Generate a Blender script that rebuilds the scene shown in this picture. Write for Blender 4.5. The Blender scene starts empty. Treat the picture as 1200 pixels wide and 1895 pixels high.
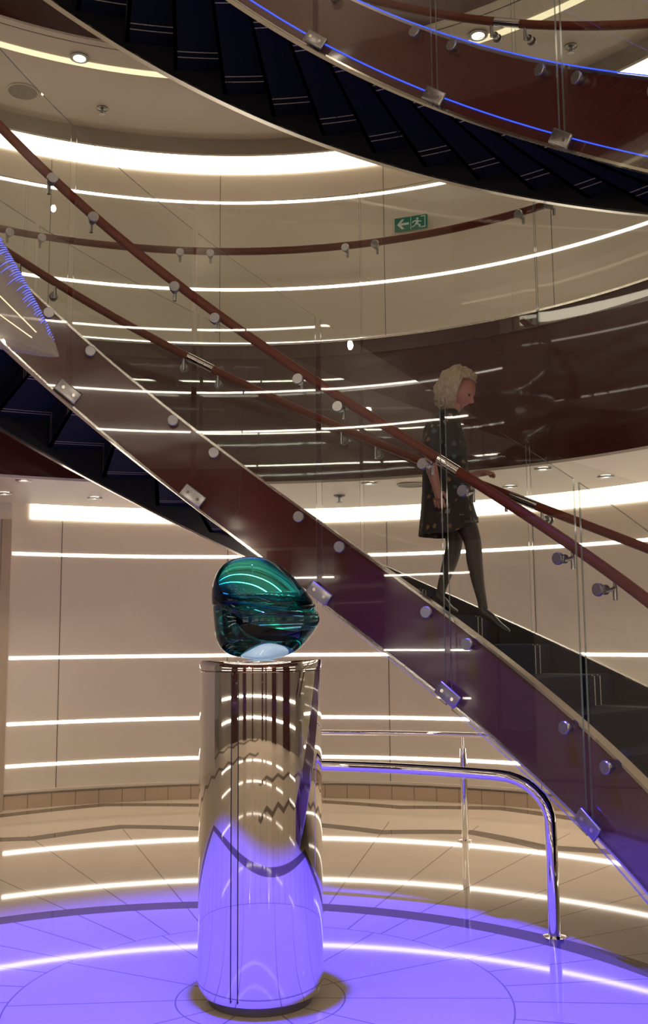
import bpy, bmesh, math, random
from mathutils import Vector, Matrix, noise
random.seed(4)
rad = math.radians
D = bpy.data
COL = bpy.context.scene.collection
SC = bpy.context.scene

# ------------------------------------------------------------------ camera
F_PX = 1836.97
cam_d = D.cameras.new('camera'); cam = D.objects.new('camera', cam_d); COL.objects.link(cam)
cam_d.sensor_fit = 'HORIZONTAL'; cam_d.sensor_width = 36.0; cam_d.lens = F_PX / 1200 * 36.0
cam_d.clip_start = 0.05; cam_d.clip_end = 100
rt = Vector((0.99996895, 0.00098759, -0.0078177)); up = Vector((0.00787983, -0.12532775, 0.9920841)); fw = Vector((0, 0.9921149, 0.12533164))
m = Matrix.Identity(4)
for i in range(3):
    m[i][0] = rt[i]; m[i][1] = up[i]; m[i][2] = -fw[i]
m.translation = Vector((0, 0, 1.699))
cam.matrix_world = m
SC.camera = cam

# ------------------------------------------------------------------ view, world, large lights
SC.view_settings.view_transform = 'Standard'
SC.view_settings.look = 'None'
SC.view_settings.gamma = 1
SC.view_settings.use_curve_mapping = False
SC.view_settings.exposure = 0.12
SC.cycles.use_denoising = True
SC.cycles.max_bounces = 14
SC.cycles.transparent_max_bounces = 24
SC.cycles.transmission_bounces = 10
SC.cycles.glossy_bounces = 6
SC.cycles.diffuse_bounces = 3
SC.cycles.sample_clamp_indirect = 6
SC.cycles.caustics_reflective = False
SC.cycles.caustics_refractive = False

W = D.worlds.new('world'); SC.world = W; W.use_nodes = True
W.node_tree.nodes['Background'].inputs[0].default_value = (1.0, 0.80, 0.60, 1)
W.node_tree.nodes['Background'].inputs[1].default_value = 0.10

CX, CY = -0.694, 3.944          # axis of the spiral stair and of the atrium
FX, FY, FR = -0.735, 4.70, 3.882  # rim of the upper deck openings
UX, UY, UR = -0.833, 5.284, 5.212  # curved wall of the upper deck
WX, WY, WR = -0.694, 5.852, 5.121  # curved wall of the lower deck
PX, PY, PR = -0.320, 4.975, 0.299  # chrome pedestal

def lamp(name, kind, loc, col, power, **kw):
    l = D.lights.new(name, kind); l.color = col; l.energy = power
    for k, v in kw.items():
        setattr(l, k, v)
    o = D.objects.new(name, l); COL.objects.link(o); o.location = loc
    return o
def aim(o, tgt):
    o.rotation_euler = (Vector(tgt) - o.location).to_track_quat('-Z', 'Y').to_euler()

BLUE = (0.05, 0.035, 1.0)
b = lamp('blue_spot_light', 'SPOT', (-0.42, 4.66, 6.6), BLUE, 7000, spot_size=rad(54.5), spot_blend=0.42, shadow_soft_size=0.10)
aim(b, (CX + .16, 4.95, 0)); b.scale = (0.90, 0.67, 1)
WARM = (1.0, 0.85, 0.68)
for x, y, z, p in ((-4.0, 0.6, 9.5, 50), (2.8, 0.3, 9.5, 50), (-0.5, -1.6, 9.5, 50), (-4.2, 0.8, 5.7, 50), (3.2, 0.8, 5.7, 50), (-2.2, -1.3, 2.9, 85), (1.8, -1.2, 2.9, 85)):
    lamp('fill_lamp', 'POINT', (x, y, z), WARM, p, shadow_soft_size=0.06)  # unseen fill points added to brighten walls and decks, no fixture modelled

# ------------------------------------------------------------------ helpers
def tag(o, label=None, cat=None, group=None, kind=None):
    if label: o['label'] = label
    if cat: o['category'] = cat
    if group: o['group'] = group
    if kind: o['kind'] = kind
    return o
def empty(name, loc=(0, 0, 0), label=None, cat=None, group=None):
    o = D.objects.new(name, None); COL.objects.link(o); o.location = loc; o.empty_display_size = 0.1
    return tag(o, label, cat, group)
def obj(name, bm, mats, parent=None, smooth=True, loc=None):
    """links bm as one mesh; vertices are in world space and re-based on the parent"""
    me = D.meshes.new(name)
    if parent is not None:
        off = world_loc(parent)
        bmesh.ops.translate(bm, verts=bm.verts, vec=-off)
    elif loc is not None:
        bmesh.ops.translate(bm, verts=bm.verts, vec=-Vector(loc))
    bm.normal_update()
    bm.to_mesh(me); bm.free()
    if not isinstance(mats, (list, tuple)): mats = [mats]
    for mm in mats: me.materials.append(mm)
    if smooth:
        me.shade_smooth()
        me.set_sharp_from_angle(angle=rad(38))
    o = D.objects.new(name, me); COL.objects.link(o)
    if parent is not None: o.parent = parent
    elif loc is not None: o.location = loc
    return o
def world_loc(o):
    v = Vector(o.location)
    while o.parent is not None:
        o = o.parent; v = v + Vector(o.location)
    return v

def P(th, R, z, c=(CX, CY)):
    t = rad(th)
    return Vector((c[0] + R * math.sin(t), c[1] + R * math.cos(t), z))
def fn(v):
    return v if callable(v) else (lambda th, v=v: v)

def arc(bm, c, r0, r1, z0, z1, t0, t1, step=1.5, edge_mat=None, c1=None):
    """curved slab between radii r0<r1 and heights z0<z1 (numbers or functions of the angle)"""
    r0, r1, z0, z1 = map(fn, (r0, r1, z0, z1)); c1 = c1 or c
    n = max(1, int(math.ceil((t1 - t0) / step)))
    rings = []
    for i in range(n + 1):
        t = t0 + (t1 - t0) * i / n
        rings.append([bm.verts.new(P(t, r0(t), z0(t), c)), bm.verts.new(P(t, r1(t), z0(t), c1)),
                      bm.verts.new(P(t, r1(t), z1(t), c1)), bm.verts.new(P(t, r0(t), z1(t), c))])
    for i in range(n):
        a, b = rings[i], rings[i + 1]
        for k in range(4):
            f = bm.faces.new((a[k], a[(k + 1) % 4], b[(k + 1) % 4], b[k]))
            if edge_mat is not None and k in (0, 2): f.material_index = edge_mat
    for f in (bm.faces.new(rings[0][::-1]), bm.faces.new(rings[-1])):
        if edge_mat is not None: f.material_index = edge_mat
    return bm

def arcs(name, c, r0, r1, z0, z1, t0, t1, mat, parent=None, step=1.5, edge_mat=None, smooth=True, c1=None):
    return obj(name, arc(bmesh.new(), c, r0, r1, z0, z1, t0, t1, step, edge_mat, c1), mat, parent, smooth)

def tube(bm, pts, r, seg=12, cap=True):
    pts = [Vector(p) for p in pts]
    n = len(pts); rr = r if isinstance(r, (list, tuple)) else [r] * n
    nrm = None; rings = []
    for i, p in enumerate(pts):
        if i == 0: t = pts[1] - p
        elif i == n - 1: t = p - pts[i - 1]
        else: t = (pts[i + 1] - p).normalized() + (p - pts[i - 1]).normalized()
        t.normalize()
        if nrm is None:
            nrm = t.orthogonal().normalized()
        else:
            nrm = (nrm - t * nrm.dot(t)).normalized()
        bn = t.cross(nrm)
        rings.append([bm.verts.new(p + (nrm * math.cos(2 * math.pi * k / seg) + bn * math.sin(2 * math.pi * k / seg)) * rr[i]) for k in range(seg)])
    for a, b in zip(rings, rings[1:]):
        for k in range(seg):
            bm.faces.new((a[k], a[(k + 1) % seg], b[(k + 1) % seg], b[k]))
    if cap:
        bm.faces.new(rings[0][::-1]); bm.faces.new(rings[-1])
    return bm
def lathe(bm, prof, loc, seg=48, axis=None):
    """profile [(r, z)] turned about z (or about axis) at loc"""
    loc = Vector(loc)
    q = Matrix.Identity(3) if axis is None else Vector(axis).to_track_quat('Z', 'Y').to_matrix()
    rings = []
    for r, z in prof:
        if r < 1e-6: rings.append([bm.verts.new(loc + q @ Vector((0, 0, z)))])
        else: rings.append([bm.verts.new(loc + q @ Vector((r * math.cos(2 * math.pi * k / seg), r * math.sin(2 * math.pi * k / seg), z))) for k in range(seg)])
    for a, b in zip(rings, rings[1:]):
        for k in range(seg):
            k2 = (k + 1) % seg
            if len(a) == 1 and len(b) == 1: continue
            if len(a) == 1: bm.faces.new((a[0], b[k2], b[k]))
            elif len(b) == 1: bm.faces.new((a[k], a[k2], b[0]))
            else: bm.faces.new((a[k], a[k2], b[k2], b[k]))
    return bm
def ori_box(bm, c, ax, ay, az, sx, sy, sz, bev=0):
    c = Vector(c); ax, ay, az = (Vector(v).normalized() for v in (ax, ay, az))
    vs = []
    for k in range(8):
        s = [(-.5, .5)[(k >> j) & 1] for j in range(3)]
        vs.append(bm.verts.new(c + ax * sx * s[0] + ay * sy * s[1] + az * sz * s[2]))
    fs = [bm.faces.new([vs[i] for i in f]) for f in ((0, 2, 3, 1), (4, 5, 7, 6), (0, 1, 5, 4), (2, 6, 7, 3), (0, 4, 6, 2), (1, 3, 7, 5))]
    if bev:
        es = list({e for f in fs for e in f.edges})
        bmesh.ops.bevel(bm, geom=es, offset=bev, segments=3, affect='EDGES', profile=0.5)
    return bm

# ------------------------------------------------------------------ materials
class G:
    """tiny wrapper to write shader maths as expressions"""
    def __init__(s, name):
        s.m = D.materials.new(name); s.m.use_nodes = True; s.t = s.m.node_tree; s.n = s.t.nodes; s.l = s.t.links
        s.bsdf = s.n['Principled BSDF']; s.out = s.n['Material Output']
    def node(s, typ, **kw):
        n = s.n.new(typ)
        for k, v in kw.items(): setattr(n, k, v)
        return n
    def put(s, sock, v):
        if hasattr(v, 'is_linked') or isinstance(v, bpy.types.NodeSocket): s.l.new(v, sock)
        else: sock.default_value = v
    def M(s, op, a, b=None, c=None):
        n = s.node('ShaderNodeMath', operation=op)
        s.put(n.inputs[0], a)
        if b is not None: s.put(n.inputs[1], b)
        if c is not None: s.put(n.inputs[2], c)
        return n.outputs[0]
    def mix(s, f, a, b):
        n = s.node('ShaderNodeMix', data_type='RGBA')
        s.put(n.inputs[0], f)
        for i, v in ((6, a), (7, b)):
            if isinstance(v, tuple): v = v if len(v) == 4 else (*v, 1)
            s.put(n.inputs[i], v)
        return n.outputs[2]
    def pos(s):
        g = s.node('ShaderNodeNewGeometry'); x = s.node('ShaderNodeSeparateXYZ'); s.l.new(g.outputs['Position'], x.inputs[0])
        return g.outputs['Position'], x.outputs[0], x.outputs[1], x.outputs[2]
    def noise(s, scale, vec=None, detail=3, rough=.5):
        n = s.node('ShaderNodeTexNoise'); n.inputs['Scale'].default_value = scale; n.inputs['Detail'].default_value = detail; n.inputs['Roughness'].default_value = rough
        if vec is not None: s.l.new(vec, n.inputs['Vector'])
        return n.outputs['Fac']
    def vscale(s, vec, sc):
        n = s.node('ShaderNodeVectorMath', operation='MULTIPLY'); s.l.new(vec, n.inputs[0]); n.inputs[1].default_value = sc
        return n.outputs[0]
    def bump(s, h, strength, dist=.02):
        n = s.node('ShaderNodeBump'); n.inputs['Strength'].default_value = strength; n.inputs['Distance'].default_value = dist
        s.l.new(h, n.inputs['Height']); s.l.new(n.outputs[0], s.bsdf.inputs['Normal'])
    def set(s, **kw):
        for k, v in kw.items():
            key = {'col': 'Base Color', 'metal': 'Metallic', 'rough': 'Roughness', 'spec': 'Specular IOR Level', 'coat': 'Coat Weight', 'coatr': 'Coat Roughness', 'trans': 'Transmission Weight', 'ior': 'IOR', 'alpha': 'Alpha', 'emi': 'Emission Color', 'emis': 'Emission Strength', 'sheen': 'Sheen Weight'}[k]
            if isinstance(v, tuple) and len(v) == 3: v = (*v, 1)
            s.put(s.bsdf.inputs[key], v)
        return s

def simple(name, col, rough=.5, metal=0, var=.06, nscale=6, bumpv=0, **kw):
    g = G(name); p, *_ = g.pos()
    nz = g.noise(nscale, p)
    c = g.mix(nz, tuple(x * (1 - var) for x in col), tuple(min(1, x * (1 + var)) for x in col))
    g.set(col=c, rough=rough, metal=metal, **kw)
    if bumpv: g.bump(g.noise(nscale * 20, p), bumpv, .002)
    return g.m
def emis(name, col, strength):
    g = G(name); p, *_ = g.pos()
    g.set(col=(0, 0, 0), emi=col, emis=strength, rough=.6); return g.m

M_wall = simple('beige_wall_panel', (0.62, 0.55, 0.465), .42, var=.03, nscale=2.5)
M_wallb = simple('rear_wall_panel', (0.27, 0.23, 0.19), .5, var=.05, nscale=1.5)
M_joint = simple('panel_joint', (0.12, 0.10, 0.08), .6)
M_ceil = simple('ceiling_paint', (0.60, 0.52, 0.43), .38, var=.03, nscale=1.5)
M_lip = simple('cove_lip_shade', (0.30, 0.25, 0.20), .6)  # darker than the ceiling paint, puts the unlit lip's shade into the colour
M_tan = simple('tan_frame', (0.42, 0.33, 0.24), .5)
M_led = emis('warm_led', (1.0, 0.90, 0.77), 11)
M_ledu = emis('warm_led_upper', (1.0, 0.90, 0.77), 6)
M_ledb = emis('warm_led_rear', (1.0, 0.90, 0.77), 17.0)
M_cove = emis('cove_glow', (1.0, 0.87, 0.66), 4.2)
M_slot = emis('slot_glow', (1.0, 0.82, 0.50), 1.1)
M_blue = emis('blue_edge_glow', (0.04, 0.10, 1.0), 1.3)  # glow in place of blue lamp reflections on the stringer edges
M_down = emis('downlight_lens', (1.0, 0.90, 0.78), 14)
M_steel = simple('brushed_steel', (0.34, 0.33, 0.32), .30, 1, var=.05, nscale=40)
M_trim = simple('polished_trim', (0.75, 0.70, 0.63), .15, 1)
M_chrome = simple('chrome', (0.86, 0.84, 0.81), .025, 1, var=.01)
M_black = simple('black_recess', (0.006, 0.006, 0.006), .6)
M_plinth = simple('dark_plinth', (0.10, 0.085, 0.07), .35)

def wood(name, c0, c1, rough, wav=0.0, wscale=1.2, coat=.6, coatr=.06, spec=.6):
    g = G(name); p, x, y, z = g.pos()
    st = g.vscale(p, (1.2, 1.2, 9))
    nz = g.noise(6, st, 5, .6)
    g.set(col=g.mix(nz, c0, c1), rough=rough, spec=spec, coat=coat, coatr=coatr)
    if wav:
        g.bump(g.noise(wscale, g.vscale(p, (1, 1, 2.2)), 2, .45), wav, .15)
    return g.m
M_red = wood('stringer_lacquer', (0.070, 0.017, 0.013), (0.105, 0.027, 0.020), .12, .05, 1.3)
M_fascia = wood('fascia_lacquer', (0.048, 0.010, 0.009), (0.075, 0.016, 0.014), .26, .12, 1.6, coatr=.02, spec=.35)
M_rail = wood('mahogany_rail', (0.11, 0.024, 0.013), (0.19, 0.042, 0.022), .42, coat=0.0, spec=.18)

def carpet():
    g = G('navy_carpet'); p, x, y, z = g.pos()
    dx = g.M('SUBTRACT', x, CX); dy = g.M('SUBTRACT', y, CY)
    r = g.M('SQRT', g.M('ADD', g.M('MULTIPLY', dx, dx), g.M('MULTIPLY', dy, dy)))
    mask = None
    for rr in (2.70, 2.77, 3.73, 3.81):
        k = g.M('COMPARE', r, rr, 0.0065)
        mask = k if mask is None else g.M('MAXIMUM', mask, k)
    fz = g.noise(160, p, 2)
    dash = g.M('GREATER_THAN', g.noise(60, p, 1), .33)
    mask = g.M('MULTIPLY', mask, dash)
    base = g.mix(fz, (0.004, 0.006, 0.018), (0.009, 0.013, 0.038))
    g.set(col=g.mix(mask, base, (0.50, 0.46, 0.38)), rough=.95, spec=.08)
    g.bump(fz, .5, .004)
    return g.m
M_carpet = carpet()
M_dark = simple('black_lacquer', (0.012, 0.012, 0.014), .22, bumpv=0)

def pane(name, tint, refl=1.0):
    g = G(name); g.n.remove(g.bsdf)
    tr = g.node('ShaderNodeBsdfTransparent'); tr.inputs[0].default_value = (*tint, 1)
    gl = g.node('ShaderNodeBsdfGlossy'); gl.inputs['Roughness'].default_value = 0.0; gl.inputs[0].default_value = (refl, refl, refl, 1)
    lw = g.node('ShaderNodeLayerWeight'); lw.inputs[0].default_value = .5
    fac = g.M('MULTIPLY_ADD', g.M('POWER', lw.outputs['Facing'], 5.0), .90, .042)
    p, *_ = g.pos()
    bp = g.node('ShaderNodeBump'); bp.inputs['Strength'].default_value = .012; bp.inputs['Distance'].default_value = .1
    g.l.new(g.noise(.8, p, 0), bp.inputs['Height'])
    g.l.new(bp.outputs[0], gl.inputs['Normal'])
    mx = g.node('ShaderNodeMixShader')
    g.l.new(fac, mx.inputs[0]); g.l.new(tr.outputs[0], mx.inputs[1]); g.l.new(gl.outputs[0], mx.inputs[2])
    g.l.new(mx.outputs[0], g.out.inputs[0])
    return g.m
M_glass = pane('clear_glass', (0.975, 0.985, 0.975))
def edge_mat():
    g = G('glass_edge'); p, x, y, z = g.pos()
    g.set(col=g.mix(g.noise(9, p), (0.10, 0.16, 0.14), (0.30, 0.36, 0.32)), rough=.08, spec=.8, alpha=.75)
    return g.m
M_edge = edge_mat()

def floor_mat():
    g = G('cream_marble_floor'); p, x, y, z = g.pos()
    def polar(cx, cy):
        dx = g.M('SUBTRACT', x, cx); dy = g.M('SUBTRACT', y, cy)
        r = g.M('SQRT', g.M('ADD', g.M('MULTIPLY', dx, dx), g.M('MULTIPLY', dy, dy)))
        a = g.M('MULTIPLY', g.M('ARCTAN2', dx, dy), 180 / math.pi)
        return r, a
    r, a = polar(CX, CY)
    q, b = polar(PX, PY)
    r2, _a = polar(CX, 6.0)
    ring = g.M('COMPARE', g.M('MAXIMUM', r, r2), 2.706, 0.082)
    # saw-tooth bands
    tri = g.M('PINGPONG', g.M('ADD', b, 360 - 0.5), 10.3)       # 0 at valleys, 10.3 at peaks
    tri = g.M('DIVIDE', tri, 10.3)
    lin = g.M('MULTIPLY', b, -0.0085)
    def band(mid, amp, w):
        c = g.M('ADD', g.M('ADD', mid - amp, lin), g.M('MULTIPLY', tri, 2 * amp))
        return g.M('COMPARE', q, c, w)
    zig = g.M('MAXIMUM', band(4.33, .14, .10), band(5.62, .13, .10))
    dark = g.M('MAXIMUM', ring, zig)
    # joints
    j = g.M('PINGPONG', g.M('ADD', b, 360 - 0.5), 5.15)
    j = g.M('LESS_THAN', g.M('MULTIPLY', g.M('MULTIPLY', g.M('PINGPONG', g.M('ADD', b, 360 - 0.5), 5.15), math.pi / 180), q), 0.0045)
    j = g.M('MULTIPLY', j, g.M('GREATER_THAN', q, 1.19))
    j = g.M('MULTIPLY', j, g.M('LESS_THAN', q, 4.6))
    j2 = g.M('LESS_THAN', g.M('MULTIPLY', g.M('MULTIPLY', g.M('PINGPONG', g.M('ADD', b, 372), 15.45), math.pi / 180), q), 0.004)
    j2 = g.M('MULTIPLY', j2, g.M('LESS_THAN', q, 1.19))
    cir = g.M('MAXIMUM', g.M('COMPARE', q, 1.19, .004), g.M('COMPARE', q, .402, .004))
    joint = g.M('MAXIMUM', g.M('MAXIMUM', j, j2), cir)
    nz = g.noise(1.2, p, 4, .6)
    base = g.mix(nz, (0.52, 0.43, 0.335), (0.60, 0.50, 0.40))
    c = g.mix(dark, base, (0.15, 0.115, 0.085))
    c = g.mix(g.M('MULTIPLY', joint, .75), c, (0.16, 0.12, 0.09))
    g.set(col=c, rough=.045, spec=.10)
    return g.m
M_floor = floor_mat()

def plinth_mat():
    g = G('plinth_tiles'); p, x, y, z = g.pos()
    dx = g.M('SUBTRACT', x, WX); dy = g.M('SUBTRACT', y, WY)
    a = g.M('MULTIPLY', g.M('ARCTAN2', dx, dy), 180 / math.pi)
    s = g.M('LESS_THAN', g.M('PINGPONG', g.M('ADD', a, 400), 1.35), .05)
    base = g.mix(g.noise(3, p), (0.44, 0.33, 0.235), (0.50, 0.385, 0.28))
    g.set(col=g.mix(s, base, (0.24, 0.17, 0.12)), rough=.4)
    return g.m
M_plinth_t = plinth_mat()

# ------------------------------------------------------------------ setting
S = lambda o: tag(o, kind='structure')
fl = S(arcs('floor', (CX, CY), 0.0001, 11.0, -0.2, 0.0, -180, 180, M_floor, smooth=False, step=3))
wl = S(arcs('wall_front', (WX, WY), WR, WR + .15, 0.0, 3.4, -30.2, 105, M_wall))
for k, t in enumerate((-24.2, -4.2, 15.6, 33.6, 53, 72)):
    arcs('panel_joint', (WX, WY), WR - .002, WR + .01, .18, 2.95, t - .045, t + .045, M_joint, wl)
S(arcs('wall_left', (WX, WY), WR - .10, WR + .15, 0.0, 3.4, -100, -30.35, M_wall))
S(arcs('door_1', (WX, WY), WR - .14, WR - .10, 0.0, 2.93, -31.5, -30.4, M_tan))
S(arcs('baseboard_front', (WX, WY), WR - .03, WR, 0.0, .135, -30.2, 105, M_plinth_t))
S(arcs('trim_1', (WX, WY), WR - .045, WR, .158, .182, -30.2, 105, M_ceil))
uw = S(arcs('wall_upper', (UX, UY), UR, UR + .15, 3.75, 7.4, -110, 110, M_wall))
for t in (-43.2, -23.2, -3.2, 16.8, 36.8, 56.8):
    arcs('panel_joint', (UX, UY), UR - .002, UR + .01, 3.76, 6.80, t - .035, t + .035, M_joint, uw)
wb = S(arcs('wall_back', (CX, CY), 6.2, 6.4, 0.0, 11.2, 92, 268, M_wallb, step=3))
for t0, t1, z1 in ((112, 126, 3.0), (140, 149, 2.9), (160, 162, 3.0), (167, 170, 3.0), (188, 190.5, 2.9), (203, 210, 3.0), (222, 236, 3.0)):
    arcs('dark_pillar', (CX, CY), 6.08, 6.2, 0.0, z1, t0, t1, M_fascia, wb)
S(arcs('trim_8', (CX, CY), 6.12, 6.2, 3.05, 4.28, 92, 268, M_fascia, step=3))
S(arcs('wall_top', (UX, UY), UR + .2, UR + .4, 7.4, 11.2, -110, 110, M_wallb))
S(arcs('ceiling', (FX, FY), FR + .02, WR - .55, 3.048, 3.10, -100, 105, M_ceil, c1=(WX, WY)))
S(arcs('ceiling', (WX, WY), WR - .75, WR + .15, 3.35, 3.42, -100, 105, M_ceil))
S(arcs('floor_upper', (FX, FY), FR + .05, UR + .15, 3.60, 3.75, -100, 110, M_floor, c1=(UX, UY)))
fa = S(arcs('trim_2', (FX, FY), FR, FR + .10, 3.048, 4.282, -105, 110, M_fascia))
S(arcs('trim_3', (FX, FY), FR - .012, FR + .11, 4.276, 4.294, -105, 110, M_trim))
S(arcs('trim_4', (FX, FY), FR - .015, FR + .06, 3.030, 3.052, -105, 110, M_ceil))
# upper ceiling
S(arcs('ceiling', (FX, FY), FR + .08, 4.92, 7.069, 7.13, -110, 110, M_ceil, c1=(UX, UY)))
S(arcs('trim_5', (UX, UY), 4.90, 4.94, 6.895, 7.10, -110, 110, M_lip))
S(arcs('ceiling', (UX, UY), 4.93, UR + .15, 7.40, 7.46, -110, 110, M_ceil))
S(arcs('trim_6', (FX, FY), FR, FR + .10, 7.069, 8.30, -110, 110, M_fascia))
S(arcs('trim_7', (FX, FY), FR - .015, FR + .06, 7.050, 7.072, -110, 110, M_ceil))
S(arcs('ceiling_top', (CX, CY), .001, 9.3, 11.1, 11.25, -180, 180, M_ceil, step=6, smooth=False))

# light strips and coves
def strip(c, R, z, t0, t1, label, hh=.0145, mat=None, grp='warm light strips on the curved walls'):
    e = empty('light_strip', P((t0 + t1) / 2, R - .012, z, c), label, 'light', grp)
    arcs('diffuser', c, R - .0035, R - .001, z - hh, z + hh, t0, t1, mat or M_led, e)
    return e
wc = (WX, WY)
for z, lab in ((2.590, 'topmost thin warm light strip on the lower deck wall, just below the cove'),
               (1.513, 'thin warm light strip on the lower deck wall level with the pedestal top'),
               (0.845, 'second lowest warm light strip on the lower deck wall'),
               (0.424, 'lowest warm light strip on the lower deck wall, nearest the plinth tiles')):
    strip(wc, WR, z, -29.9, 100, lab)
uc = (UX, UY)
for z, lab in ((6.487, 'highest thin light strip on the upper deck wall, under the bright cove'),
               (5.487, 'middle light strip on the upper deck wall below the exit sign'),
               (4.873, 'lowest light strip on the upper deck wall, meeting the dark fascia top')):
    strip(uc, UR, z, -105, 105, lab, mat=M_ledu)
for c, R, z0, z1, t0, t1, lab in ((wc, WR, 2.962, 3.34, -28, 100, 'wide glowing cove light between lower ceiling and wall'),
                                  (uc, UR, 6.822, 7.39, -105, 105, 'wide glowing cove light above the upper deck wall')):
    e = empty('cove_light', P(0, R, z0, c), lab, 'light')
    arcs('diffuser', c, R - .02, R - .001, z0, z1, t0, t1, M_cove, e)
e = empty('ceiling_slot_light', P(0, 4.28, 7.06, (FX, FY)), 'narrow curved yellowish light slot in the upper ceiling', 'light')
arcs('diffuser', (FX, FY), 4.255, 4.335, 7.060, 7.068, -110, 110, M_slot, e)
for z in (0.424, 0.845, 1.513, 2.59, 4.873, 5.487, 6.487):
    e = empty('light_strip', (CX, CY - 6.18, z), 'warm light strip on the wall behind the viewer', 'light', 'light strips behind the viewer')
    arcs('diffuser', (CX, CY), 6.19, 6.197, z - .013, z + .013, 100, 260, M_ledb, e, step=3)

# downlights, sprinklers, speaker grilles
def downlight(x, y, z, label, r=.045, power=45):
    e = empty('downlight', (x, y, z), label, 'ceiling light', 'recessed ceiling downlights')
    obj('trim_ring', lathe(bmesh.new(), [(r, -.001), (r * 1.55, -.003), (r * 1.6, -.012), (r * 1.05, -.016), (r, -.001)], (x, y, z), 24), M_steel, e)
    l = lamp('beam', 'SPOT', (0, 0, -.03), WARM, power, spot_size=rad(110), spot_blend=1.0, shadow_soft_size=.03); l.parent = e
    obj('lens', lathe(bmesh.new(), [(0, -.004), (r, -.004), (r, 0.0)], (x, y, z), 24), M_down, e)
    return e
for x, y, lab in ((-2.54, 8.30, 'bright downlight in the lower ceiling left of the stair, close to the fascia'),
                  (-2.95, 9.07, 'downlight in the lower ceiling at the far left edge'),
                  (-2.20, 9.43, 'downlight in the lower ceiling above the left wall panel joint'),
                  (0.40, 8.63, 'bright downlight in the lower ceiling seen through glass left of the woman'),
                  (1.78, 7.95, 'bright downlight beside the fascia to the right of the woman'),
                  (1.69, 8.91, 'downlight in the lower ceiling just right of the handrail'),
                  (2.41, 8.37, 'rightmost downlight in the lower ceiling'),):
    downlight(x, y, 3.046, lab)
for x, y, lab in ((-2.24, 8.62, 'bright downlight in the upper ceiling at top left'),
                  (1.42, 8.32, 'bright downlight in the upper ceiling at top right behind the handrail')):
    downlight(x, y, 7.067, lab, r=.055)
def sprinkler(x, y, z, label):
    e = empty('fire_sprinkler', (x, y, z), label, 'sprinkler', 'ceiling sprinklers')
    obj('escutcheon', lathe(bmesh.new(), [(0, 0), (.055, 0), (.058, -.008), (.03, -.02), (0, -.02)], (x, y, z), 24), M_steel, e)
    obj('sprinkler_head', lathe(bmesh.new(), [(0, -.02), (.014, -.02), (.012, -.06), (.032, -.065), (.032, -.07), (0, -.072)], (x, y, z), 16), M_steel, e)
sprinkler(.15, 9.42, 3.046, 'small sprinkler in the lower ceiling under the stair glass')
sprinkler(-2.23, 9.52, 7.067, 'small sprinkler in the upper ceiling at left')
sprinkler(2.30, 8.51, 7.067, 'small sprinkler in the upper ceiling at top right')
def speaker(x, y, z, label, r=.15):
    e = empty('ceiling_speaker', (x, y, z), label, 'speaker')
    obj('rim', lathe(bmesh.new(), [(r * .93, 0), (r, -.002), (r, -.010), (r * .93, -.012), (r * .93, 0)], (x, y, z), 32), M_ceil, e)
    g = G('speaker_mesh'); p, *_ = g.pos()
    v = g.node('ShaderNodeTexVoronoi'); v.inputs['Scale'].default_value = 90; g.l.new(p, v.inputs['Vector'])
    g.set(col=g.mix(v.outputs['Distance'], (.18, .15, .13), (.38, .33, .28)), rough=.7)
    obj('grille', lathe(bmesh.new(), [(0, -.008), (r * .93, -.006), (r * .93, 0)], (x, y, z), 32), g.m, e)
speaker(-2.94, 9.19, 7.067, 'round grey speaker grille in the upper ceiling at left')
speaker(.78, 8.75, 3.046, 'round speaker grille in the lower ceiling behind the woman', .13)

# ------------------------------------------------------------------ stair
K1, K2 = -1.969, 0.144
def hz(th, off=0.0):
    t = rad(th); return 2.429 + K1 * t + K2 * t * t + off
R1, R2 = 2.553, 4.054

def helix_pts(R, off, t0, t1, step=1.5, c=(CX, CY)):
    n = max(2, int((t1 - t0) / step)); return [P(t0 + (t1 - t0) * i / n, R, hz(t0 + (t1 - t0) * i / n, off), c) for i in range(n + 1)]

def standoff(th, R, z, parent, sgn=-1, name='standoff_button', r=.036, c=(CX, CY), length=.05):
    """round steel button on the side of the glass facing the viewer"""
    ax = (P(th, R + 1, z, c) - P(th, R, z, c)) * sgn
    return obj(name, lathe(bmesh.new(), [(0, -length), (r * .55, -length), (r * .55, 0), (r, 0), (r, .014), (r * .9, .018), (0, .018)], P(th, R, z, c), 24, ax), M_steel, parent)

def bracket(th, Rg, Rr, zg, zr, parent, c=(CX, CY), r=.036):
    """steel button on the glass with an arm that carries the rail"""
    bm = bmesh.new()
    s = 1 if Rr > Rg else -1
    ax = (P(th, Rg + 1, zg, c) - P(th, Rg, zg, c)) * -s
    lathe(bm, [(0, 0), (r, 0), (r, .014), (r * .9, .02), (0, .02)], P(th, Rg - s * .012, zg, c), 24, ax)
    lathe(bm, [(0, 0), (r * .75, 0), (r * .75, .03), (0, .03)], P(th, Rg + s * .012, zg, c), 20, -ax)
    p0 = P(th, Rg + s * .03, zg, c); p1 = P(th, Rr, zg - .005, c); p2 = P(th, Rr, zr - .02, c)
    tube(bm, [p0, P(th, Rr - s * .03, zg, c), p1 + Vector((0, 0, .02)), p2], .011, 10)
    tube(bm, [P(th, Rr, zg + .02, c), P(th, Rr, zg - .055, c)], .013, 10)
    return obj('bracket', bm, M_steel, parent)

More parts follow.
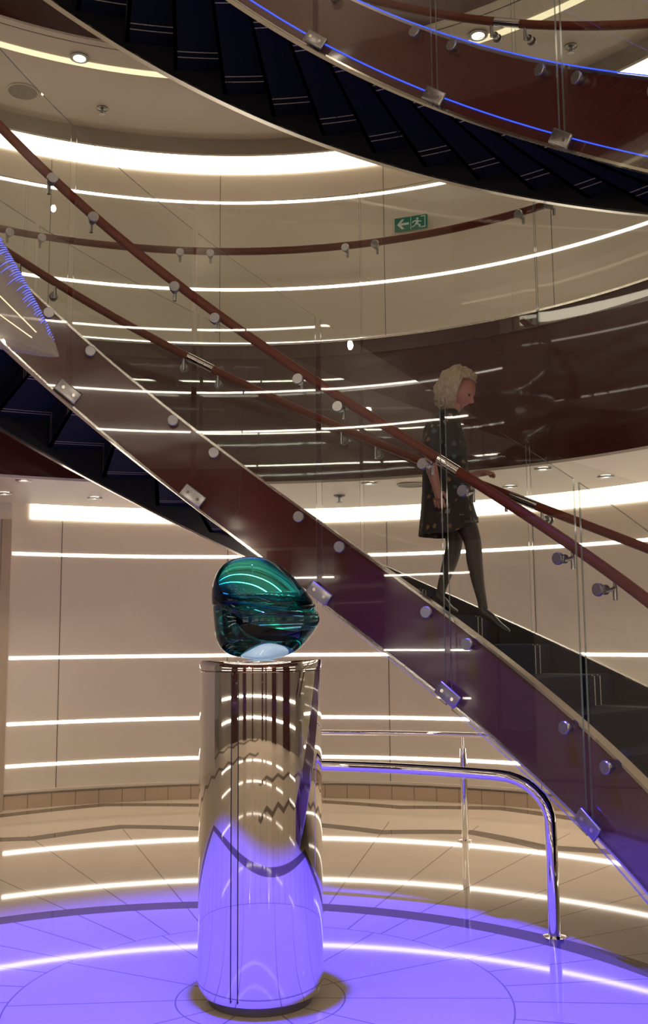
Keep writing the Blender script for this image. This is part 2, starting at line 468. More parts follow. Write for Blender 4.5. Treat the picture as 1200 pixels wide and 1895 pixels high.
def clamp(th, R, z, parent, slope):
    a = P(th, R - .055, z); rdir = (P(th, R + 1, z) - P(th, R, z)); tdir = Vector((rdir.y, -rdir.x, slope)).normalized()
    up_ = rdir.cross(tdir); up_.normalize()
    bm = bmesh.new(); ori_box(bm, a, tdir, rdir, up_, .165, .022, .088, .009)
    cl = obj('glass_clamp', bm, M_steel, parent)
    for d in (-.04, .04):
        obj('bolt', lathe(bmesh.new(), [(0, .013), (.011, .013), (.010, .008), (.010, 0)], a + tdir * d - rdir * .0, 12, -rdir), M_trim, cl)
    return cl

def flight(base, seams, oseams, steps, t0, t1, label, blue, name='spiral_staircase'):
    """base: height offset over hz()"""
    root = empty(name, (CX, CY, base), label, 'staircase', 'stacked flights of the curved staircase')
    H = lambda off: (lambda th: hz(th, base + off))
    s_in = arcs('inner_stringer', (CX, CY), R1, R1 + .05, H(.012), H(.515), t0, t1, M_red, root)
    for off0, off1, rr in ((0.0, .018, .030), (.512, .532, .022)):
        arcs('edge_trim', (CX, CY), R1 - rr * .4, R1 + .06, H(off0), H(off1), t0, t1, M_trim, s_in)
    s_out = arcs('outer_stringer', (CX, CY), R2 - .05, R2, H(-.05), H(.385), t0, t1, M_dark, root)
    arcs('edge_trim', (CX, CY), R2 - .06, R2 + .01, H(-.066), H(-.050), t0, t1, M_trim, s_out)
    arcs('edge_trim', (CX, CY), R2 - .055, R2 + .005, H(.383), H(.395), t0, t1, M_trim if not blue else M_dark, s_out)
    for j in range(len(steps) - 1):
        a, b_ = steps[j], steps[j + 1]
        if a < t0 or b_ > t1: continue
        zt = hz(b_, base + .357); zb = hz(a, base) + .002
        bm = bmesh.new()
        # tread slab plus the riser that climbs to the step above
        arc(bm, (CX, CY), R1 + .05, R2 - .05, zb, zt, a, b_ + .25, step=1.6)
        arc(bm, (CX, CY), R1 + .05, R2 - .05, zb, hz(a, base) + .350, a, a + .5, step=1.6)
        obj('step', bm, M_carpet, root, smooth=False)
    # handrails
    for R, off, lab in ((R1 + .075, 1.452, None), (R2 - .09, 1.349, None)):
        hr = obj('handrail', tube(bmesh.new(), helix_pts(R, base + off, t0, t1), .033, 14), M_rail, root)
        bs = seams if R < 3 else oseams
        for s in bs:
            for d in (-3.1, 3.1) if R < 3 else (-2.0, 2.0):
                if t0 < s + d < t1:
                    Rg = R1 - .035 if R < 3 else R2 + .02
                    bracket(s + d, Rg, R, hz(s + d, base + off - .077), hz(s + d, base + off), hr)
        for s in ((34.2,) if R < 3 else (-4.5, 33.2)):
            obj('rail_sleeve', tube(bmesh.new(), [P(s + q, R, hz(s + q, base + off)) for q in (-1.5, -.5, .5, 1.5)], .0345, 16), M_chrome, hr)
    # inner glass
    ss = [t0] + [s for s in seams if t0 < s < t1] + [t1]
    for a, b_ in zip(ss, ss[1:]):
        gp = arcs('glass_panel', (CX, CY), R1 - .046, R1 - .031, H(-.01), H(1.885), a + .42, b_ - .42, [M_glass, M_edge], root, edge_mat=1)
        for s, d in ((a, 3.1), (b_, -3.1)):
            if t0 < s < t1: standoff(s + d, R1 - .046, hz(s + d, base + .46), gp)
    for s in seams:
        if t0 < s < t1: clamp(s, R1, hz(s, base + .065), root, K1 / R1 * .98)
    ss = [t0] + [s for s in oseams if t0 < s < t1] + [t1]
    for a, b_ in zip(ss, ss[1:]):
        gp = arcs('glass_panel', (CX, CY), R2 + .012, R2 + .027, H(.05), H(1.78), a + .2, b_ - .2, [M_glass, M_edge], root, edge_mat=1)
        for s, d in ((a, 2.6), (b_, -2.6)):
            if t0 < s < t1: standoff(s + d, R2 + .012, hz(s + d, base + .3), gp, -1, length=.02)
    if blue:  # emissive lines stand in for blue light caught by the trim
        arcs('blue_glint_line', (CX, CY), R1 - .014, R1 - .002, H(.534), H(.541), t0, t1, M_blue, root)
        arcs('blue_glint_line', (CX, CY), R1 - .014, R1 - .002, H(.086), H(.094), t0, t1, M_blue, root)
    return root

SEAMS = [-60.5, -41.3, -22.4, -3.8, 15.3, 34.7, 55.6, 75]
OSEAMS = [-61, -42, -23.3, -4.4, 14.2, 33.2, 52.2, 71]
st1 = [-21.65 + 6.03 * j + .028 * j * j for j in range(-5, 17)]
st2 = [-2.0 + 6.0 * j + .03 * j * j for j in range(-9, 15)]
flight(0.0, SEAMS, OSEAMS, st1, -52, 86,
       'lower curved staircase flight with glass balustrade and the woman walking down it', False)
flight(3.794, SEAMS, OSEAMS, st2, -56, 86,
       'upper curved staircase flight seen from below, dark carpeted underside, blue glint lines', True)

# ------------------------------------------------------------------ upper deck balustrade
bal = empty('deck_balustrade', (FX, FY, 4.29), 'glass balustrade with mahogany rail on the dark upper deck fascia', 'balustrade')
bs = [-93.5, -71.5, -49.8, -27.75, -6.0, 16.15, 39.5, 61.5, 84, 105]
for a, b_ in zip(bs, bs[1:]):
    arcs('glass_panel', (FX, FY), FR - .025, FR - .012, 4.15, 5.62, a + .10, b_ - .10, [M_glass, M_edge], bal, edge_mat=1)
hr = obj('handrail', tube(bmesh.new(), [P(t, FR + .06, 5.180, (FX, FY)) for t in [-95 + 2 * i for i in range(100)]], .034, 14), M_rail, bal)
for s in bs[1:-1]:
    for d in (-2.0, 2.0): bracket(s + d, FR - .012, FR + .06, 5.125, 5.18, hr, (FX, FY))

# exit sign
def exit_sign():
    c = (UX, UY); t0, t1 = 18.3, 22.3
    a, b_ = P(t0, UR - .06, 0, c), P(t1, UR - .06, 0, c)
    X = (b_ - a).normalized(); Wd = (b_ - a).length; Z = Vector((0, 0, 1)); Nn = X.cross(Z)
    z0, z1 = 5.995, 6.145
    e = empty('exit_sign', (a + b_) / 2 + Vector((0, 0, z0)), 'small green emergency exit sign with white arrow and running figure', 'sign')
    green = simple('sign_green', (0.012, 0.115, 0.075), .4, emi=(0.02, .25, .15), emis=.06)
    white = simple('sign_white', (0.50, 0.56, 0.52), .5, emi=(.8, .9, .85), emis=.04)
    mid = (a + b_) / 2 + Vector((0, 0, (z0 + z1) / 2))
    bm = ori_box(bmesh.new(), mid, X, Nn, Z, Wd, .02, z1 - z0); obj('sign_plate', bm, green, e, False)
    n = Nn * .012 * (1 if Nn.y < 0 else -1)
    def pt(u, v): return a + X * Wd * u + Z * (z0 + (z1 - z0) * v) + n
    def poly(bm, pts):
        top = [bm.verts.new(pt(u, v)) for u, v in pts]; bot = [bm.verts.new(pt(u, v) - n * .5) for u, v in pts]
        bm.faces.new(top)
        for i in range(len(top)): bm.faces.new((top[i], bot[i], bot[(i + 1) % len(top)], top[(i + 1) % len(top)]))
    bm = bmesh.new(); poly(bm, [(.08, .5), (.22, .86), (.30, .86), (.20, .58), (.44, .58), (.44, .42), (.20, .42), (.30, .14), (.22, .14)]); obj('arrow', bm, white, e, False)
    bm = bmesh.new(); poly(bm, [(.49, .04), (.505, .04), (.505, .96), (.49, .96)])
    poly(bm, [(.80, .08), (.94, .08), (.94, .92), (.80, .92), (.80, .86), (.915, .86), (.915, .14), (.80, .14)]); obj('doorway', bm, white, e, False)
    bm = bmesh.new()
    poly(bm, [(.66, .78), (.69, .84), (.72, .84), (.74, .78), (.72, .70), (.68, .70)])
    poly(bm, [(.60, .64), (.70, .68), (.76, .60), (.83, .56), (.82, .50), (.74, .52), (.72, .40), (.80, .30), (.78, .12), (.74, .12), (.74, .28), (.66, .34), (.60, .20), (.53, .18), (.53, .24), (.58, .26), (.64, .42), (.65, .58), (.60, .56), (.56, .48), (.53, .50), (.57, .62)])
    obj('running_figure', bm, white, e, False)
exit_sign()

# ------------------------------------------------------------------ pedestal
ped = empty('pedestal', (PX, PY, 0), 'tall chrome cylinder pedestal standing on the blue lit floor', 'pedestal')
obj('plinth', lathe(bmesh.new(), [(0, 0), (PR * .83, 0), (PR * .83, .075), (0, .075)], (PX, PY, 0), 96), M_plinth, ped)
obj('body', lathe(bmesh.new(), [(0, .045), (PR * .86, .045), (PR - .014, .050), (PR, .085), (PR, 1.538), (PR - .003, 1.541)], (PX, PY, 0), 160), M_chrome, ped)
obj('cap', lathe(bmesh.new(), [(PR - .003, 1.543), (PR + .001, 1.546), (PR + .001, 1.588), (PR - .002, 1.592), (0, 1.592)], (PX, PY, 0), 160), M_chrome, ped)
for xpx in (445.5, 458.5):
    # camera-facing seam slots, given by their bearing on the cylinder
    s = (xpx - 484.5) / 116.5
    th = 180 + 3.7 - math.degrees(math.asin(s)) 
    arcs('slot', (PX, PY), PR - .001, PR + .0012, .07, 1.537, th - .42, th + .42, M_black, ped)

# ------------------------------------------------------------------ glass sculpture
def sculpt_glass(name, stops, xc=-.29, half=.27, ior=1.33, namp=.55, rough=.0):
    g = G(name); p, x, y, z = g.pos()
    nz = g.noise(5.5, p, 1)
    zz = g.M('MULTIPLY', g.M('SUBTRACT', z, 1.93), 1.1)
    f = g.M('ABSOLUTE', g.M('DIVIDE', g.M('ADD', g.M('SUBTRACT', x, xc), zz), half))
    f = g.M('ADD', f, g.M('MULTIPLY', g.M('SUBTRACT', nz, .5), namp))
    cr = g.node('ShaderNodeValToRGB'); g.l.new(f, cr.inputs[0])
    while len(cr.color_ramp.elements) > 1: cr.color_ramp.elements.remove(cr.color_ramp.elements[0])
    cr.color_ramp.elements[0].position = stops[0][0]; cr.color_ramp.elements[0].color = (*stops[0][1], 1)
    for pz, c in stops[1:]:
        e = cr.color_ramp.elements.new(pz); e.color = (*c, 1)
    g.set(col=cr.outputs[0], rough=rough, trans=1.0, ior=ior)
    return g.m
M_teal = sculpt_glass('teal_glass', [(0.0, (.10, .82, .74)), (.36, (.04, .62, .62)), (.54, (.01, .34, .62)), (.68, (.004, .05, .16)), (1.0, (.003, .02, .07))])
M_deep = sculpt_glass('deep_green_glass', [(0.0, (.05, .14, .20)), (.3, (.012, .05, .10)), (.5, (.02, .34, .27)), (.68, (.005, .05, .08)), (.85, (.01, .06, .30)), (1.0, (.01, .12, .14))], ior=1.45, namp=1.1)
M_milk = simple('milky_glass_glow', (0.50, 0.70, 1.0), .18, var=.05, emi=(.50, .72, 1.0), emis=.32, spec=.6)  # emission painted in, standing for light from below

def sculpture():
    e = empty('glass_sculpture', (PX, PY, 1.592), 'teal and blue rounded glass sculpture on the chrome pedestal', 'sculpture')
    s = 4.95 / 1836.97
    def XZ(px, py): return ((px - 600) * .0026965 - .0008, 1.592 + (1222 - py) * .00272)
    # outline rows of the whole stone: y, x left, x right
    rows = [(1034, 448, 478), (1037, 432, 496), (1043, 419, 509), (1052, 408, 522), (1064, 399, 536), (1078, 394, 549), (1092, 391, 561), (1106, 390.5, 572),
            (1120, 391, 582), (1134, 392, 589), (1146, 393, 593), (1155, 394, 592), (1165, 395, 587), (1176, 396, 579), (1187, 399, 570), (1198, 404, 560), (1207, 412, 548), (1214, 424, 535), (1219, 445, 520), (1222, 468, 500)]
    cy = PY
    def loft(rows, depth, bend=None, N=40, shrink=0):
        bm = bmesh.new(); R = []
        for (py, xl, xr) in rows:
            x0, z = XZ(xl, py); x1, _ = XZ(xr, py); cx = (x0 + x1) / 2; a = (x1 - x0) / 2 - shrink; d = depth(py, a)
            ring = []
            for k in range(N):
                t = 2 * math.pi * k / N
                X = cx + a * math.cos(t); Y = cy + d * math.sin(t); zz = z
                if bend: X, Y, zz = bend(X, Y, zz, t, py)
                ring.append(bm.verts.new((X, Y, zz)))
            R.append(ring)
        for A, B in zip(R, R[1:]):
            for k in range(N): bm.faces.new((A[k], B[k], B[(k + 1) % N], A[(k + 1) % N]))
        bm.faces.new(R[0]); bm.faces.new(R[-1][::-1])
        return bm
    up_rows = [r for r in rows if r[0] <= 1138]
    lo_rows = [r for r in rows if r[0] >= 1098]
    # the upper lobe ends in a tilted rim: lower in front on the right, higher at the left
    def bend_up(X, Y, z, t, py):
        k = max(0, (py - 1078) / 60.0)
        return X, Y, z + k * (-.030 * math.cos(t) * -1 - .045 * math.cos(t) + .012 * math.cos(3 * t)) * 1.0
    def bend_lo(X, Y, z, t, py):
        k = max(0, 1 - (py - 1098) / 60.0)
        return X, Y, z + k * (-.015 * math.cos(t))
    bmu = loft(up_rows, lambda py, a: a * .80 + .004, bend_up)
    bml = loft(lo_rows, lambda py, a: (a - .006) * (.70), bend_lo, shrink=.004)
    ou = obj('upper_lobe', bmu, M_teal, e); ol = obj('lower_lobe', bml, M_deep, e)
    ou['label'] = 'teal dome'; ol['label'] = 'dark green and blue faceted lower lobe'
    for o in (ou, ol):
        md = o.modifiers.new('smooth', 'SUBSURF'); md.levels = 1; md.render_levels = 2
    # rolled rim between the lobes
    pts = []
    for px, py, dy in ((394, 1103, -.05), (399, 1112, -.09), (412, 1124, -.14), (430, 1133, -.175), (455, 1138, -.195), (485, 1139, -.205), (515, 1139, -.195), (545, 1139, -.165), (570, 1140, -.11), (587, 1142, -.05)):
        x, z = XZ(px, py); f = (PY + dy) / PY
        pts.append((x * f, PY + dy, 1.70 + (z - 1.70) * f))
    obj('rim', tube(bmesh.new(), pts, [.004, .008, .010, .011, .011, .011, .011, .010, .008, .004], 10), M_deep, e)
    # milky foot inside the base, its glow put into the material
    bm = bmesh.new()
    rws = [(1186, 492, 500), (1190, 474, 520), (1197, 458, 540), (1206, 447, 540), (1214, 440, 533), (1219, 450, 518), (1222.3, 470, 500)]
    bm = loft(rws, lambda py, a: min(.165, a * 1.25 + .06), None)
    mf = obj('milky_foot', bm, M_milk, e); md = mf.modifiers.new('smooth', 'SUBSURF'); md.levels = 1; md.render_levels = 2
    return e
sculpture()

# ------------------------------------------------------------------ chrome guard rails
def post_base(bm, x, y, r): lathe(bm, [(0, .0), (r * 2, .0), (r * 2, .010), (r * 1.1, .016), (0, .016)], (x, y, 0), 24)
gr = empty('guard_rail', P(20, 2.75, 0), 'bent chrome guard rail beside the pedestal, blue light along its tube', 'railing')
pts = [P(4.5, 2.75, z) for z in (0.005, .4, .72)]
for k in range(1, 7):
    q = math.pi / 2 * k / 6; pts.append(P(4.5 + 3.0 * (1 - math.cos(q)), 2.75, .72 + .15 * math.sin(q)))
pts += [P(7.5 + 2.5 * k, 2.75, .872) for k in range(1, 13)]
for k in range(0, 9):
    q = math.pi / 2 * k / 8; pts.append(P(39.0 + 6.6 * math.sin(q), 2.75 + .02 * math.sin(q), .872 - .235 * (1 - math.cos(q))))
pts += [P(45.7, 2.77, z) for z in (.5, .3, .1, .004)]
obj('rail_tube', tube(bmesh.new(), pts, .0345, 20), M_chrome, gr)
for t, R in ((4.5, 2.75), (45.7, 2.77)):
    p = P(t, R, 0); bm = bmesh.new(); post_base(bm, p.x, p.y, .033); obj('base_plate', bm, M_chrome, gr)
gr = empty('guard_rail', P(21.8, 5.0, 0), 'thin straight chrome guard rail on a post farther back', 'railing')
obj('rail_tube', tube(bmesh.new(), [P(0.6 + 2.5 * k, 5.0, .872) for k in range(0, 23)], .021, 16), M_chrome, gr)
for t in (1.2, 21.8, 50):
    p = P(t, 5.0, 0); bm = bmesh.new(); tube(bm, [p, p + Vector((0, 0, .76))], .029, 18); tube(bm, [p + Vector((0, 0, .75)), p + Vector((0, 0, .86))], .010, 10)
    po = obj('post', bm, M_chrome, gr); bm = bmesh.new(); post_base(bm, p.x, p.y, .028); obj('base_plate', bm, M_chrome, po)

# ------------------------------------------------------------------ hanging glass ornament at the left
def ornament():
    Y0 = 3.0
    tip = Vector((-.822, Y0, 2.572)); far = Vector((-1.217, Y0, 2.877))
    e = empty('hanging_ornament', far, 'translucent ribbed glass ornament lit blue, hanging at the left edge', 'chandelier')
    ax = (far - tip); L = ax.length; ax.normalize(); side = Vector((0, 1, 0)); upv = Vector((ax.z, 0, -ax.x)).normalized()
    if upv.z < 0: upv = -upv
    g = G('ornament_glass'); g.n.remove(g.bsdf)
    tr = g.node('ShaderNodeBsdfTransparent'); tr.inputs[0].default_value = (.72, .70, .66, 1)
    pb = g.node('ShaderNodeBsdfPrincipled'); pb.inputs['Base Color'].default_value = (.42, .38, .36, 1); pb.inputs['Roughness'].default_value = .15
    mx = g.node('ShaderNodeMixShader'); mx.inputs[0].default_value = .38
    g.l.new(tr.outputs[0], mx.inputs[1]); g.l.new(pb.outputs[0], mx.inputs[2]); g.l.new(mx.outputs[0], g.out.inputs[0])
    def prof(u): return .40 * (u * .5 + .002) ** .82
    bm = bmesh.new(); N = 56; rings = []
    for i in range(0, 41):
        u = i / 40; c = tip + ax * L * u; r = max(.0008, prof(u))
        ring = []
        for k in range(N):
            t = 2 * math.pi * k / N
            rr = r * (1 + .025 * math.cos(14 * t))
            ring.append(bm.verts.new(c + upv * rr * math.cos(t) + side * rr * math.sin(t) * .6))
        rings.append(ring)
    for A, B in zip(rings, rings[1:]):
        for k in range(N): bm.faces.new((A[k], A[(k + 1) % N], B[(k + 1) % N], B[k]))
    bm.faces.new(rings[0][::-1])
    obj('glass_shell', bm, g.m, e)
    # blue lit ribs across the upper edge
    bm = bmesh.new()
    for i in range(6, 62):
        u = i / 66; c = tip + ax * L * u; r = prof(u) * 1.02; t1 = .45 + .55 * random.random(); t0 = .02 + .15 * random.random()
        ts = [t0 + (t1 - t0) * q / 5 for q in range(6)]
        tube(bm, [c + upv * r * math.cos(t) - side * r * math.sin(t) * .6 + Vector((.010 * t, 0, 0)) for t in ts], [.0004, .0010, .0014, .0011, .0008, .0003], 5)
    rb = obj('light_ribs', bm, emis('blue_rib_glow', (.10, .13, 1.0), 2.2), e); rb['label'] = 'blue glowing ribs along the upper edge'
    bm = bmesh.new()
    for off in (-.10, .28):
        tube(bm, [tip + ax * L * u + upv * prof(u) * off - side * prof(u) * .585 for u in (.18, .3, .45, .6, .8)], .0016, 6)
    obj('light_filament', bm, emis('filament_glow', (1.0, .72, .40), 2.0), e)
    obj('suspension_rod', tube(bmesh.new(), [far - ax * .02, far + Vector((-.05, 0, .12)), far + Vector((-.06, .02, 8.0))], .006, 8), M_steel, e)
ornament()

# ------------------------------------------------------------------ woman on the stair
def skin_obj(name, verts, edges, radii, mat, parent, root=0, sub=2):
    me = D.meshes.new(name); off = world_loc(parent)
    me.from_pydata([Vector(v) - off for v in verts], edges, []); me.materials.append(mat)
    o = D.objects.new(name, me); COL.objects.link(o); o.parent = parent
    md = o.modifiers.new('skin', 'SKIN'); md.use_smooth_shade = True
    for i, sv in enumerate(me.skin_vertices[0].data):
        r = radii[i]; sv.radius = r if isinstance(r, tuple) else (r, r); sv.use_root = (i == root)
    s = o.modifiers.new('sub', 'SUBSURF'); s.levels = sub; s.render_levels = sub
    return o

def woman():
    e = empty('person', (.95, 6.8, 1.64), 'woman with short grey blonde hair and dark floral dress walking down the stair', 'person')
    skinm = simple('skin', (0.36, 0.17, 0.12), .5, var=.08, nscale=20)
    stock = simple('dark_stocking', (0.030, 0.020, 0.018), .6)
    shoe = simple('black_shoe', (0.012, 0.010, 0.010), .35)
    g = G('blonde_hair'); p, *_ = g.pos()
    nz = g.noise(30, g.vscale(p, (1, 1, .5)), 4, .7)
    g.set(col=g.mix(nz, (.20, .145, .085), (.58, .47, .33)), rough=.6); g.bump(nz, .8, .02); hairm = g.m
    g = G('floral_fabric'); p, *_ = g.pos()
    v = g.node('ShaderNodeTexVoronoi'); v.inputs['Scale'].default_value = 21; g.l.new(p, v.inputs['Vector'])
    n1 = g.noise(45, p, 2)
    spot = g.M('LESS_THAN', g.M('ADD', v.outputs['Distance'], g.M('MULTIPLY', g.M('SUBTRACT', n1, .5), .6)), .36)
    pal = g.node('ShaderNodeValToRGB'); sx = g.node('ShaderNodeSeparateColor'); g.l.new(v.outputs['Color'], sx.inputs[0]); g.l.new(sx.outputs[0], pal.inputs[0])
    pal.color_ramp.interpolation = 'CONSTANT'
    el = pal.color_ramp.elements; el[0].color = (.010, .010, .011, 1); el[1].position = .45; el[1].color = (.18, .15, .11, 1)
    for pz, c in ((.60, (.15, .055, .045)), (.74, (.05, .075, .09)), (.86, (.20, .115, .035))):
        q = el.new(pz); q.color = (*c, 1)
    g.set(col=g.mix(spot, (.012, .011, .012), pal.outputs[0]), rough=.75); dressm = g.m

    # body: one skinned graph. x right (walking direction), y away, z up
    V = []; E = []; Rr = []
    def add(p, r, prev=None):
        V.append(p); Rr.append(r)
        if prev is not None: E.append((prev, len(V) - 1))
        return len(V) - 1
    pel = add((.885, 6.86, 2.66), (.125, .15))
    wai = add((.885, 6.87, 2.83), (.105, .135), pel)
    che = add((.870, 6.87, 3.02), (.115, .145), wai)
    upc = add((.855, 6.87, 3.18), (.085, .12), che)
    nk = add((.888, 6.87, 3.255), .056, upc)
    nk2 = add((.922, 6.865, 3.315), .054, nk)
    hd = add((.955, 6.86, 3.38), .060, nk2)
    # near (right) arm hangs
    sh = add((.805, 6.73, 3.165), .055, upc)
    a1 = add((.762, 6.68, 3.02), .046, sh)
    el1 = add((.722, 6.655, 2.895), .044, a1)
    a2 = add((.738, 6.64, 2.81), .042, el1)
    wr = add((.764, 6.63, 2.69), .030, a2)
    add((.768, 6.63, 2.655), .026, wr)
    # far (left) arm reaches the outer rail
    sh2 = add((.885, 7.01, 3.165), .055, upc)
    b1 = add((.925, 7.09, 2.98), .045, sh2)
    el2 = add((.985, 7.16, 2.855), .039, b1)
    b2 = add((1.08, 7.28, 2.870), .033, el2)
    wr2 = add((1.155, 7.37, 2.905), .026, b2)
    add((1.172, 7.385, 2.912), .025, wr2)
    # leading (right) leg
    h1 = add((.925, 6.79, 2.56), .092, pel)
    k0 = add((.985, 6.77, 2.45), .074, h1)
    k1 = add((1.018, 6.75, 2.33), .058, k0)
    c1 = add((1.022, 6.74, 2.20), .055, k1)
    c2 = add((1.040, 6.72, 2.05), .040, c1)
    n1_ = add((1.060, 6.70, 1.93), .029, c2)
    add((1.068, 6.69, 1.87), .030, n1_)
    # trailing (left) leg
    h2 = add((.870, 6.92, 2.56), .090, pel)
    j0 = add((.905, 6.93, 2.44), .070, h2)
    j1 = add((.915, 6.93, 2.34), .056, j0)
    d1 = add((.880, 6.93, 2.22), .053, j1)
    d2 = add((.838, 6.93, 2.10), .037, d1)
    d3 = add((.812, 6.93, 2.02), .029, d2)
    add((.802, 6.92, 1.97), .030, d3)
    body = skin_obj('body', V, E, Rr, skinm, e)
    # head with a face, looking down to the right
    bm = bmesh.new(); bmesh.ops.create_uvsphere(bm, u_segments=40, v_segments=28, radius=1)
    for v_ in bm.verts:
        x, y, z = v_.co
        X, Y, Z = x * .098, y * .076, z * .118
        if x > 0:
            X -= .012 * x * (1 if z > .35 else 0) * (z - .35)
            X += .026 * math.exp(-((y / .16) ** 2 + ((z + .12) / .17) ** 2))        # nose
            X += .010 * math.exp(-((y / .30) ** 2 + ((z + .72) / .14) ** 2))        # chin
            X += .006 * math.exp(-((y / .28) ** 2 + ((z + .46) / .05) ** 2))        # lips
            X -= .004 * math.exp(-((y / .30) ** 2 + ((z + .52) / .03) ** 2))
            for s_ in (-1, 1): X -= .012 * math.exp(-(((y - s_ * .38) / .16) ** 2 + ((z - .12) / .12) ** 2))  # eyes
            X += .005 * math.exp(-((y / .6) ** 2 + ((z - .30) / .08) ** 2))          # brow
        if z < -.3: Y *= 1 + .35 * (z + .3); X *= 1 + .10 * (z + .3)
        v_.co = (X, Y, Z)
    for s_ in (-1, 1):
        ev = bmesh.ops.create_uvsphere(bm, u_segments=10, v_segments=8, radius=.016)['verts']
        for q in ev: q.co = Vector((q.co.x * .7 - .005, q.co.y * .35 + s_ * .076, q.co.z * 1.6 - .01))
    hm = Matrix.Translation(Vector((.968, 6.858, 3.415))) @ Matrix.Rotation(rad(-26), 4, 'Z') @ Matrix.Rotation(rad(36), 4, 'Y') @ Matrix.Scale(1.08, 4)
    bmesh.ops.transform(bm, matrix=hm, verts=bm.verts)
    obj('head', bm, skinm, e)
    for s_ in (-1, 1):
        bm = bmesh.new(); bmesh.ops.create_uvsphere(bm, u_segments=12, v_segments=8, radius=.0085)
        bmesh.ops.transform(bm, matrix=hm @ Matrix.Translation((.079, s_ * .030, .012)), verts=bm.verts)
        obj('eye', bm, simple('eye', (.05, .04, .035), .2), e)
    # hair: voluminous wavy bob
    bm = bmesh.new(); bmesh.ops.create_icosphere(bm, subdivisions=5, radius=1)
    for v_ in bm.verts:
        d = v_.co.copy(); x, y, z = d
        r = 1 + .10 * noise.noise(d * 2.6) + .08 * noise.noise(d * 7 + Vector((3, 1, 2)))
        r += .035 * noise.noise(d * 18)
        X, Y, Z = x * .146 * r, y * .126 * r, z * .150 * r
        X -= .026
        if z < 0: X -= .018 * (-z); Z *= 1.12
        # open for the face at the front
        fr = max(0, x) * (1 if z < .55 else max(0, 1 - (z - .55) / .3))
        if x > .25 and z < .50:
            k = min(1, (x - .25) / .35); X = X * (1 - k) + (.020) * k + 0 * fr; 
        if x > .45 and z > .45: X *= 1 - .16 * min(1, (x - .45) / .3)
        v_.co = (X, Y, Z + .012)
    bmesh.ops.transform(bm, matrix=hm @ Matrix.Rotation(rad(-14), 4, 'Y'), verts=bm.verts)
    obj('hair', bm, hairm, e)
    # dress: lofted rings with sleeves
    def loft_dress():
        rows = [(3.285, .895, .055, .060), (3.262, .880, .080, .105), (3.215, .850, .112, .158), (3.15, .840, .135, .180), (3.04, .848, .155, .184), (2.92, .852, .160, .180),
                (2.80, .856, .165, .184), (2.70, .860, .172, .195), (2.60, .862, .182, .205), (2.50, .864, .194, .212), (2.43, .866, .204, .215), (2.395, .866, .207, .215)]
        bm = bmesh.new(); N = 48; Rg = []
        for i, (z, cx, a, d) in enumerate(rows):
            ring = []
            for k in range(N):
                t = 2 * math.pi * k / N
                fold = 1 + (.035 * math.sin(7 * t + 1) + .02 * math.sin(11 * t)) * max(0, (2.75 - z) / .36)
                zz = z + (max(0, 2.62 - z) * .42 * max(0, math.cos(t)) if z < 2.62 else 0)
                ring.append(bm.verts.new((cx + a * fold * math.cos(t), 6.87 + d * fold * math.sin(t), zz)))
            Rg.append(ring)
        for A, B in zip(Rg, Rg[1:]):
            for k in range(N): bm.faces.new((A[k], A[(k + 1) % N], B[(k + 1) % N], B[k]))
        inner = [bm.verts.new(v.co + Vector((0, 0, .03)) + (Vector((.872, 6.87, v.co.z)) - v.co) * .04) for v in Rg[-1]]
        for k in range(N): bm.faces.new((Rg[-1][k], Rg[-1][(k + 1) % N], inner[(k + 1) % N], inner[k]))
        bmesh.ops.recalc_face_normals(bm, faces=bm.faces)
        return bm
    dr = obj('dress', loft_dress(), dressm, e)
    md = dr.modifiers.new('solid', 'SOLIDIFY'); md.thickness = .005
    skin_obj('sleeve', [(.840, 6.77, 3.180), (.796, 6.72, 3.155), (.748, 6.68, 3.02), (.720, 6.658, 2.90)], [(0, 1), (1, 2), (2, 3)], [.07, .074, .066, .062], dressm, e)
    skin_obj('sleeve', [(.870, 6.97, 3.18), (.890, 7.03, 3.14), (.925, 7.10, 2.98), (.985, 7.15, 2.87)], [(0, 1), (1, 2), (2, 3)], [.07, .072, .064, .060], dressm, e)
    # stockings over both legs
    skin_obj('stocking', [(.930, 6.79, 2.53), (.985, 6.77, 2.45), (1.018, 6.75, 2.33), (1.022, 6.74, 2.20), (1.040, 6.72, 2.05), (1.060, 6.70, 1.93), (1.066, 6.69, 1.86)],
             [(i, i + 1) for i in range(6)], [.092, .080, .063, .060, .045, .034, .036], stock, e)
    skin_obj('stocking', [(.872, 6.92, 2.53), (.905, 6.93, 2.44), (.915, 6.93, 2.34), (.880, 6.93, 2.22), (.838, 6.93, 2.10), (.812, 6.93, 2.02), (.802, 6.92, 1.97)],
             [(i, i + 1) for i in range(6)], [.090, .076, .061, .058, .042, .034, .036], stock, e)
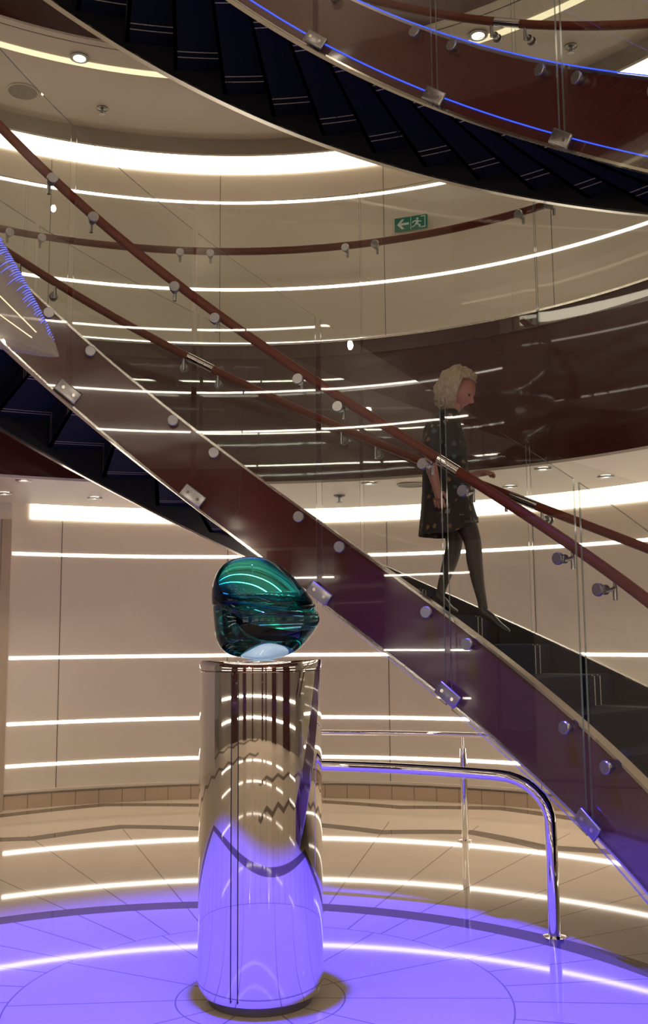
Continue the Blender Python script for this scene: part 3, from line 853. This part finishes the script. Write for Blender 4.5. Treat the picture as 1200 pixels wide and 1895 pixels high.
    # shoes: leading foot steps down, trailing heel lifted
    def foot(heel, ball, toe):
        h, b_, t = Vector(heel), Vector(ball), Vector(toe)
        skin_obj('shoe', [h + (h - b_) * .10, h, (h * .5 + b_ * .5) + Vector((0, 0, .012)), b_, t], [(0, 1), (1, 2), (2, 3), (3, 4)],
                 [(.022, .026), (.034, .036), (.036, .030), (.042, .024), (.026, .014)], shoe, e, 1)
    foot((1.068, 6.685, 1.850), (1.165, 6.635, 1.765), (1.225, 6.61, 1.725))
    foot((.800, 6.92, 1.955), (.868, 6.885, 1.885), (.915, 6.86, 1.866))
    # hands
    def hand(wrist, dirv, palmn, thumbside, curl, scale=1.0):
        w = Vector(wrist); d = Vector(dirv).normalized(); n = Vector(palmn).normalized(); n = (n - d * n.dot(d)).normalized(); s_ = d.cross(n) * thumbside
        Vh = [w - d * .045, w, w + d * .035 * scale, w + d * .065 * scale, w + d * .082 * scale]; Eh = [(0, 1), (1, 2), (2, 3), (3, 4)]; Rh = [(.030, .028), (.032, .027), (.043, .026), (.048, .023), (.044, .018)]
        sk = skin_obj('hand', Vh, Eh, Rh, skinm, e, 0)
        for i, (o_, L) in enumerate(((.028, .072), (.010, .080), (-.009, .075), (-.027, .060))):
            base = w + (d * .070 + s_ * o_) * scale; pts_ = [base]; a = curl * .35; dd = d
            for j, f in enumerate((.45, .32, .23)):
                a_ = a + curl * j * .9
                dd = d * math.cos(a_) + n * math.sin(a_)
                pts_.append(pts_[-1] + dd * L * f * scale)
            skin_obj('finger', pts_, [(0, 1), (1, 2), (2, 3)], [.0120, .0110, .0100, .0085], skinm, sk, 0, 1)
        tb = w + (d * .025 + s_ * .026) * scale
        skin_obj('thumb', [tb, tb + (d * .025 + s_ * .020 + n * .008) * scale, tb + (d * .052 + s_ * .022 + n * .022) * scale], [(0, 1), (1, 2)], [.0165, .0140, .0105], skinm, sk, 0, 1)
    hand((.764, 6.63, 2.69), (.12, -.02, -1), (.35, .95, 0), 1, .35)
    hand((1.168, 7.382, 2.912), (.9, .25, .12), (.05, 0, -1), -1, .75)
woman()
